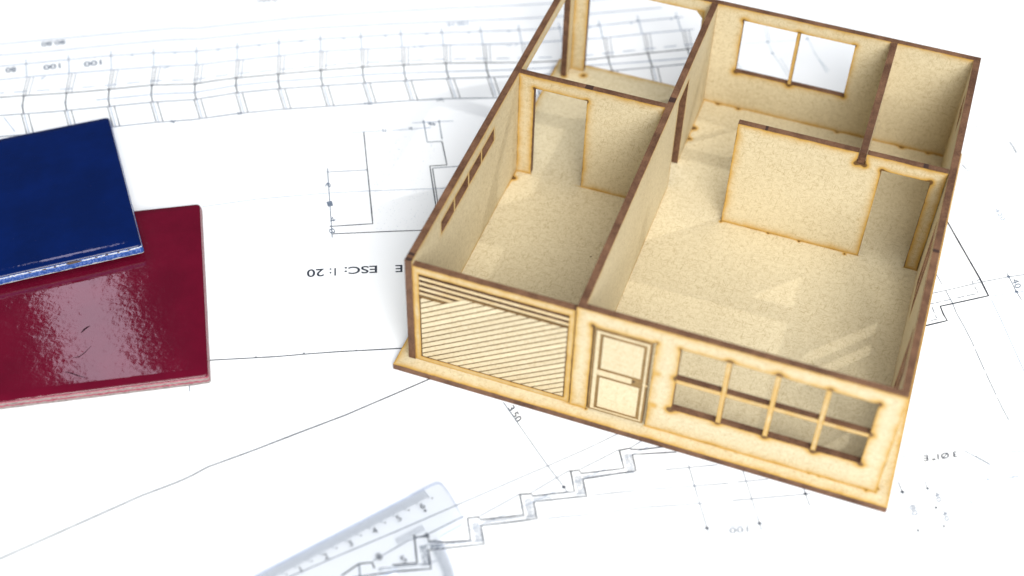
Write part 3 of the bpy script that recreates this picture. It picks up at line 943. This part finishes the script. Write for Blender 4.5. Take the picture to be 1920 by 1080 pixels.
# scratches on the red glaze and chips on the blue edge
t = NT('scratch_mark'); t.b.inputs['Base Color'].default_value = (0.03, 0.012, 0.02, 1); t.b.inputs['Roughness'].default_value = 0.9; t.b.inputs['Specular IOR Level'].default_value = 0.05
M_SCR = t.m
bpy.context.view_layer.update()
RI = red.matrix_world.inverted()
def scratch(px, widths):
    vs, fs = [], []
    pts = [Vector(un(*p, TH + 0.06)) for p in px]
    for i, p in enumerate(pts):
        d = (pts[min(i + 1, len(pts) - 1)] - pts[max(i - 1, 0)]).normalized()
        nrm = Vector((-d.y, d.x)) * widths[i] / 2
        for s in (1, -1):
            vs.append(tuple(RI @ P(p.x + s * nrm.x, p.y + s * nrm.y, TH + 0.09)))
    for i in range(len(pts) - 1): fs.append((2 * i, 2 * i + 1, 2 * i + 3, 2 * i + 2))
    me = bpy.data.meshes.new('scratch'); me.from_pydata(vs, [], fs); me.materials.append(M_SCR)
    _link(me, 'scratch', red)
scratch([(152, 624), (158, 618), (163, 614), (169, 611)], (0.3, 0.9, 0.8, 0.2))
scratch([(136, 671), (148, 669), (158, 662), (172, 648)], (0.1, 0.5, 0.4, 0.1))
scratch([(122, 697), (134, 700), (148, 705), (167, 710)], (0.2, 0.55, 0.4, 0.1))
t = NT('bare_clay'); t.b.inputs['Base Color'].default_value = (0.10, 0.075, 0.06, 1); t.b.inputs['Roughness'].default_value = 0.9
M_CLAY = t.m
hb = SB / 2
for a, ln, z, hz in ((29.5, 3.4, 3.35, 0.55), (42, 0.9, 3.1, 0.3), (37.5, 0.5, 3.25, 0.3), (15.5, 0.7, 3.5, 0.22), (20, 0.6, 3.45, 0.2), (10.5, 0.5, 3.55, 0.2), (48, 0.6, 3.2, 0.2), (6, 0.45, 3.5, 0.2)):
    n = 12
    ring = []
    for i in range(n):
        s = 2 * math.pi * i / n; j = random.uniform(0.8, 1.15)
        ring.append((hb - a + ln * j * math.cos(s), z + hz * j * math.sin(s)))
    vs = [tuple(P(x, -hb + 0.4, zz)) for x, zz in ring] + [tuple(P(x, -hb - 0.06, zz)) for x, zz in ring]
    fs = [tuple(range(n))[::-1], tuple(range(n, 2 * n))] + [(i, (i + 1) % n, n + (i + 1) % n, n + i) for i in range(n)]
    me = bpy.data.meshes.new('chip'); me.from_pydata(vs, [], fs); me.materials.append(M_CLAY)
    _link(me, 'chip', blue)

# ================================================================== RULER WITH PROTRACTOR
t = NT('clear_plastic')
nt = t.t
nt.nodes.remove(t.b)
tr = t.n('ShaderNodeBsdfTransparent'); tr.inputs[0].default_value = (0.986, 0.991, 0.998, 1)
gl_ = t.n('ShaderNodeBsdfGlossy'); gl_.inputs['Roughness'].default_value = 0.08
fr = t.n('ShaderNodeFresnel'); fr.inputs[0].default_value = 1.26
mx = t.n('ShaderNodeMixShader')
t.l(fr.outputs[0], mx.inputs[0]); t.l(tr.outputs[0], mx.inputs[1]); t.l(gl_.outputs[0], mx.inputs[2])
t.l(mx.outputs[0], t.out.inputs[0])
M_CLEAR = t.m
t = NT('plastic_edge')
nt = t.t
nt.nodes.remove(t.b)
tr = t.n('ShaderNodeBsdfTransparent'); tr.inputs[0].default_value = (0.76, 0.81, 0.92, 1)
gl_ = t.n('ShaderNodeBsdfGlossy'); gl_.inputs['Roughness'].default_value = 0.2
mx = t.n('ShaderNodeMixShader'); mx.inputs[0].default_value = 0.12
t.l(tr.outputs[0], mx.inputs[1]); t.l(gl_.outputs[0], mx.inputs[2]); t.l(mx.outputs[0], t.out.inputs[0])
M_PEDGE = t.m
O = un(812, 908, 1.0)
RA, RB = (0.6, 0.8), (0.8, -0.6)
def loc(a, b, z): return P(O[0] + a * RA[0] + b * RB[0], O[1] + a * RA[1] + b * RB[1], z)
outer = [(-150, 0.0), (-1.0, 0.0), (1.2, 0.15), (2.3, 0.8), (2.9, 2.2), (2.9, 7), (2.4, 12), (1.7, 18), (1.2, 20.2), (-0.4, 21.6), (-3, 21.9), (-8.6, 21.8), (-10.3, 22.4), (-11.3, 24)]
PCX, PCY, PR = -62.0, 22.0, 50.6
for i in range(3, 90):
    a = math.radians(i * 2)
    if a > math.pi - 0.05: break
    outer.append((PCX + PR * math.cos(a), PCY + PR * math.sin(a)))
outer += [(-113.5, 22.2), (-115, 21.8), (-150, 21.8)]
hole = [(PCX + 30.5 * math.cos(math.radians(a)), PCY + 3.5 + 30.5 * math.sin(math.radians(a))) for a in range(0, 181, 6)]
Z0, Z1 = 0.12, 1.9
polys = [[Vector((*p, 0)) for p in outer], [Vector((*p, 0)) for p in hole]]
tris = tessellate_polygon(polys)
flat = outer + hole
N = len(flat)
verts = [tuple(loc(*p, Z1)) for p in flat] + [tuple(loc(*p, Z0)) for p in flat]
faces, mi = [], []
for a, b, c_ in tris:
    faces += [(a, b, c_), (N + c_, N + b, N + a)]; mi += [0, 0]
for ring in (range(len(outer)), range(len(outer), N)):
    ring = list(ring)
    for i, a in enumerate(ring):
        b = ring[(i + 1) % len(ring)]
        faces.append((a, b, N + b, N + a)); mi.append(1)
me = bpy.data.meshes.new('body'); me.from_pydata(verts, [], faces)
me.materials.append(M_CLEAR); me.materials.append(M_PEDGE)
me.polygons.foreach_set('material_index', mi)
bm = bmesh.new(); bm.from_mesh(me); bmesh.ops.recalc_face_normals(bm, faces=bm.faces); bm.to_mesh(me); bm.free()
ruler = empty('ruler', loc(-40, 20, 0))
tag(ruler, 'clear plastic centimetre ruler with protractor arc lying on the stair drawing', 'ruler')
bpy.context.view_layer.update()
UI = ruler.matrix_world.inverted()
def rlink(me, name):
    o = _link(me, name, ruler); o.matrix_parent_inverse = UI; return o
rlink(me, 'body')
vs, fs, ms = [], [], []
def stroke(a0, b0, a1, b1, wd, m=0):
    L = math.hypot(a1 - a0, b1 - b0); nx_, ny_ = -(b1 - b0) / L * wd / 2, (a1 - a0) / L * wd / 2
    k = len(vs)
    for p in ((a0 + nx_, b0 + ny_), (a1 + nx_, b1 + ny_), (a1 - nx_, b1 - ny_), (a0 - nx_, b0 - ny_)): vs.append(tuple(loc(*p, Z1 + 0.04)))
    fs.append((k, k + 1, k + 2, k + 3)); ms.append(m)
CM = 10.36
for i in range(0, 141):
    a = -5.0 - i * CM / 10
    stroke(a, 0.9, a, 4.6 if i % 5 else 5.2, 0.3)
for i in range(0, 180):
    an = math.radians(i)
    r0 = PR - (4.6 if i % 10 else 8.0)
    stroke(PCX + r0 * math.cos(an), PCY + 0.6 + r0 * math.sin(an), PCX + (PR - 0.8) * math.cos(an), PCY + 0.6 + (PR - 0.8) * math.sin(an), 0.26)
for i in range(0, 12):
    stroke(-14 - i * 1.0, 14, -14 - i * 1.0, 16.8, 0.24)
me = bpy.data.meshes.new('graduation'); me.from_pydata(vs, [], fs); me.materials.append(INK['m']); me.polygons.foreach_set('material_index', ms)
tag(rlink(me, 'graduation'), kind='stuff')
vs, fs = [], []
def glyph(s, a, b, size):
    g, f, wd, hg = glyphs(s)
    k = len(vs)
    for x, y in g: vs.append(tuple(loc(a + (x - wd / 2) / hg * size, b - y / hg * size, Z1 + 0.05)))
    for t_ in f: fs.append(tuple(k + i for i in t_))
for i, s in enumerate('6543210'):
    glyph(s, -9.0 - i * CM, 8.2, 2.7)
def dotr(a, b, r):
    k = len(vs)
    for i in range(8): vs.append(tuple(loc(a + r * math.cos(i * math.pi / 4), b + r * math.sin(i * math.pi / 4), Z1 + 0.05)))
    fs.append(tuple(range(k, k + 8)))
dotr(-9.2, 9.4, 0.55)
for i in range(0, 7): dotr(-4.0 - i * CM, 4.9 + 1.0, 0.32)
glyph('4', -14.5, 20.5, 2.6); glyph('8', -34, 19, 3.0); glyph('5', -27, 25, 3.0); glyph('3', -30, 38, 3.0)
me = bpy.data.meshes.new('numerals'); me.from_pydata(vs, [], fs); me.materials.append(INK['k'])
rlink(me, 'numerals')
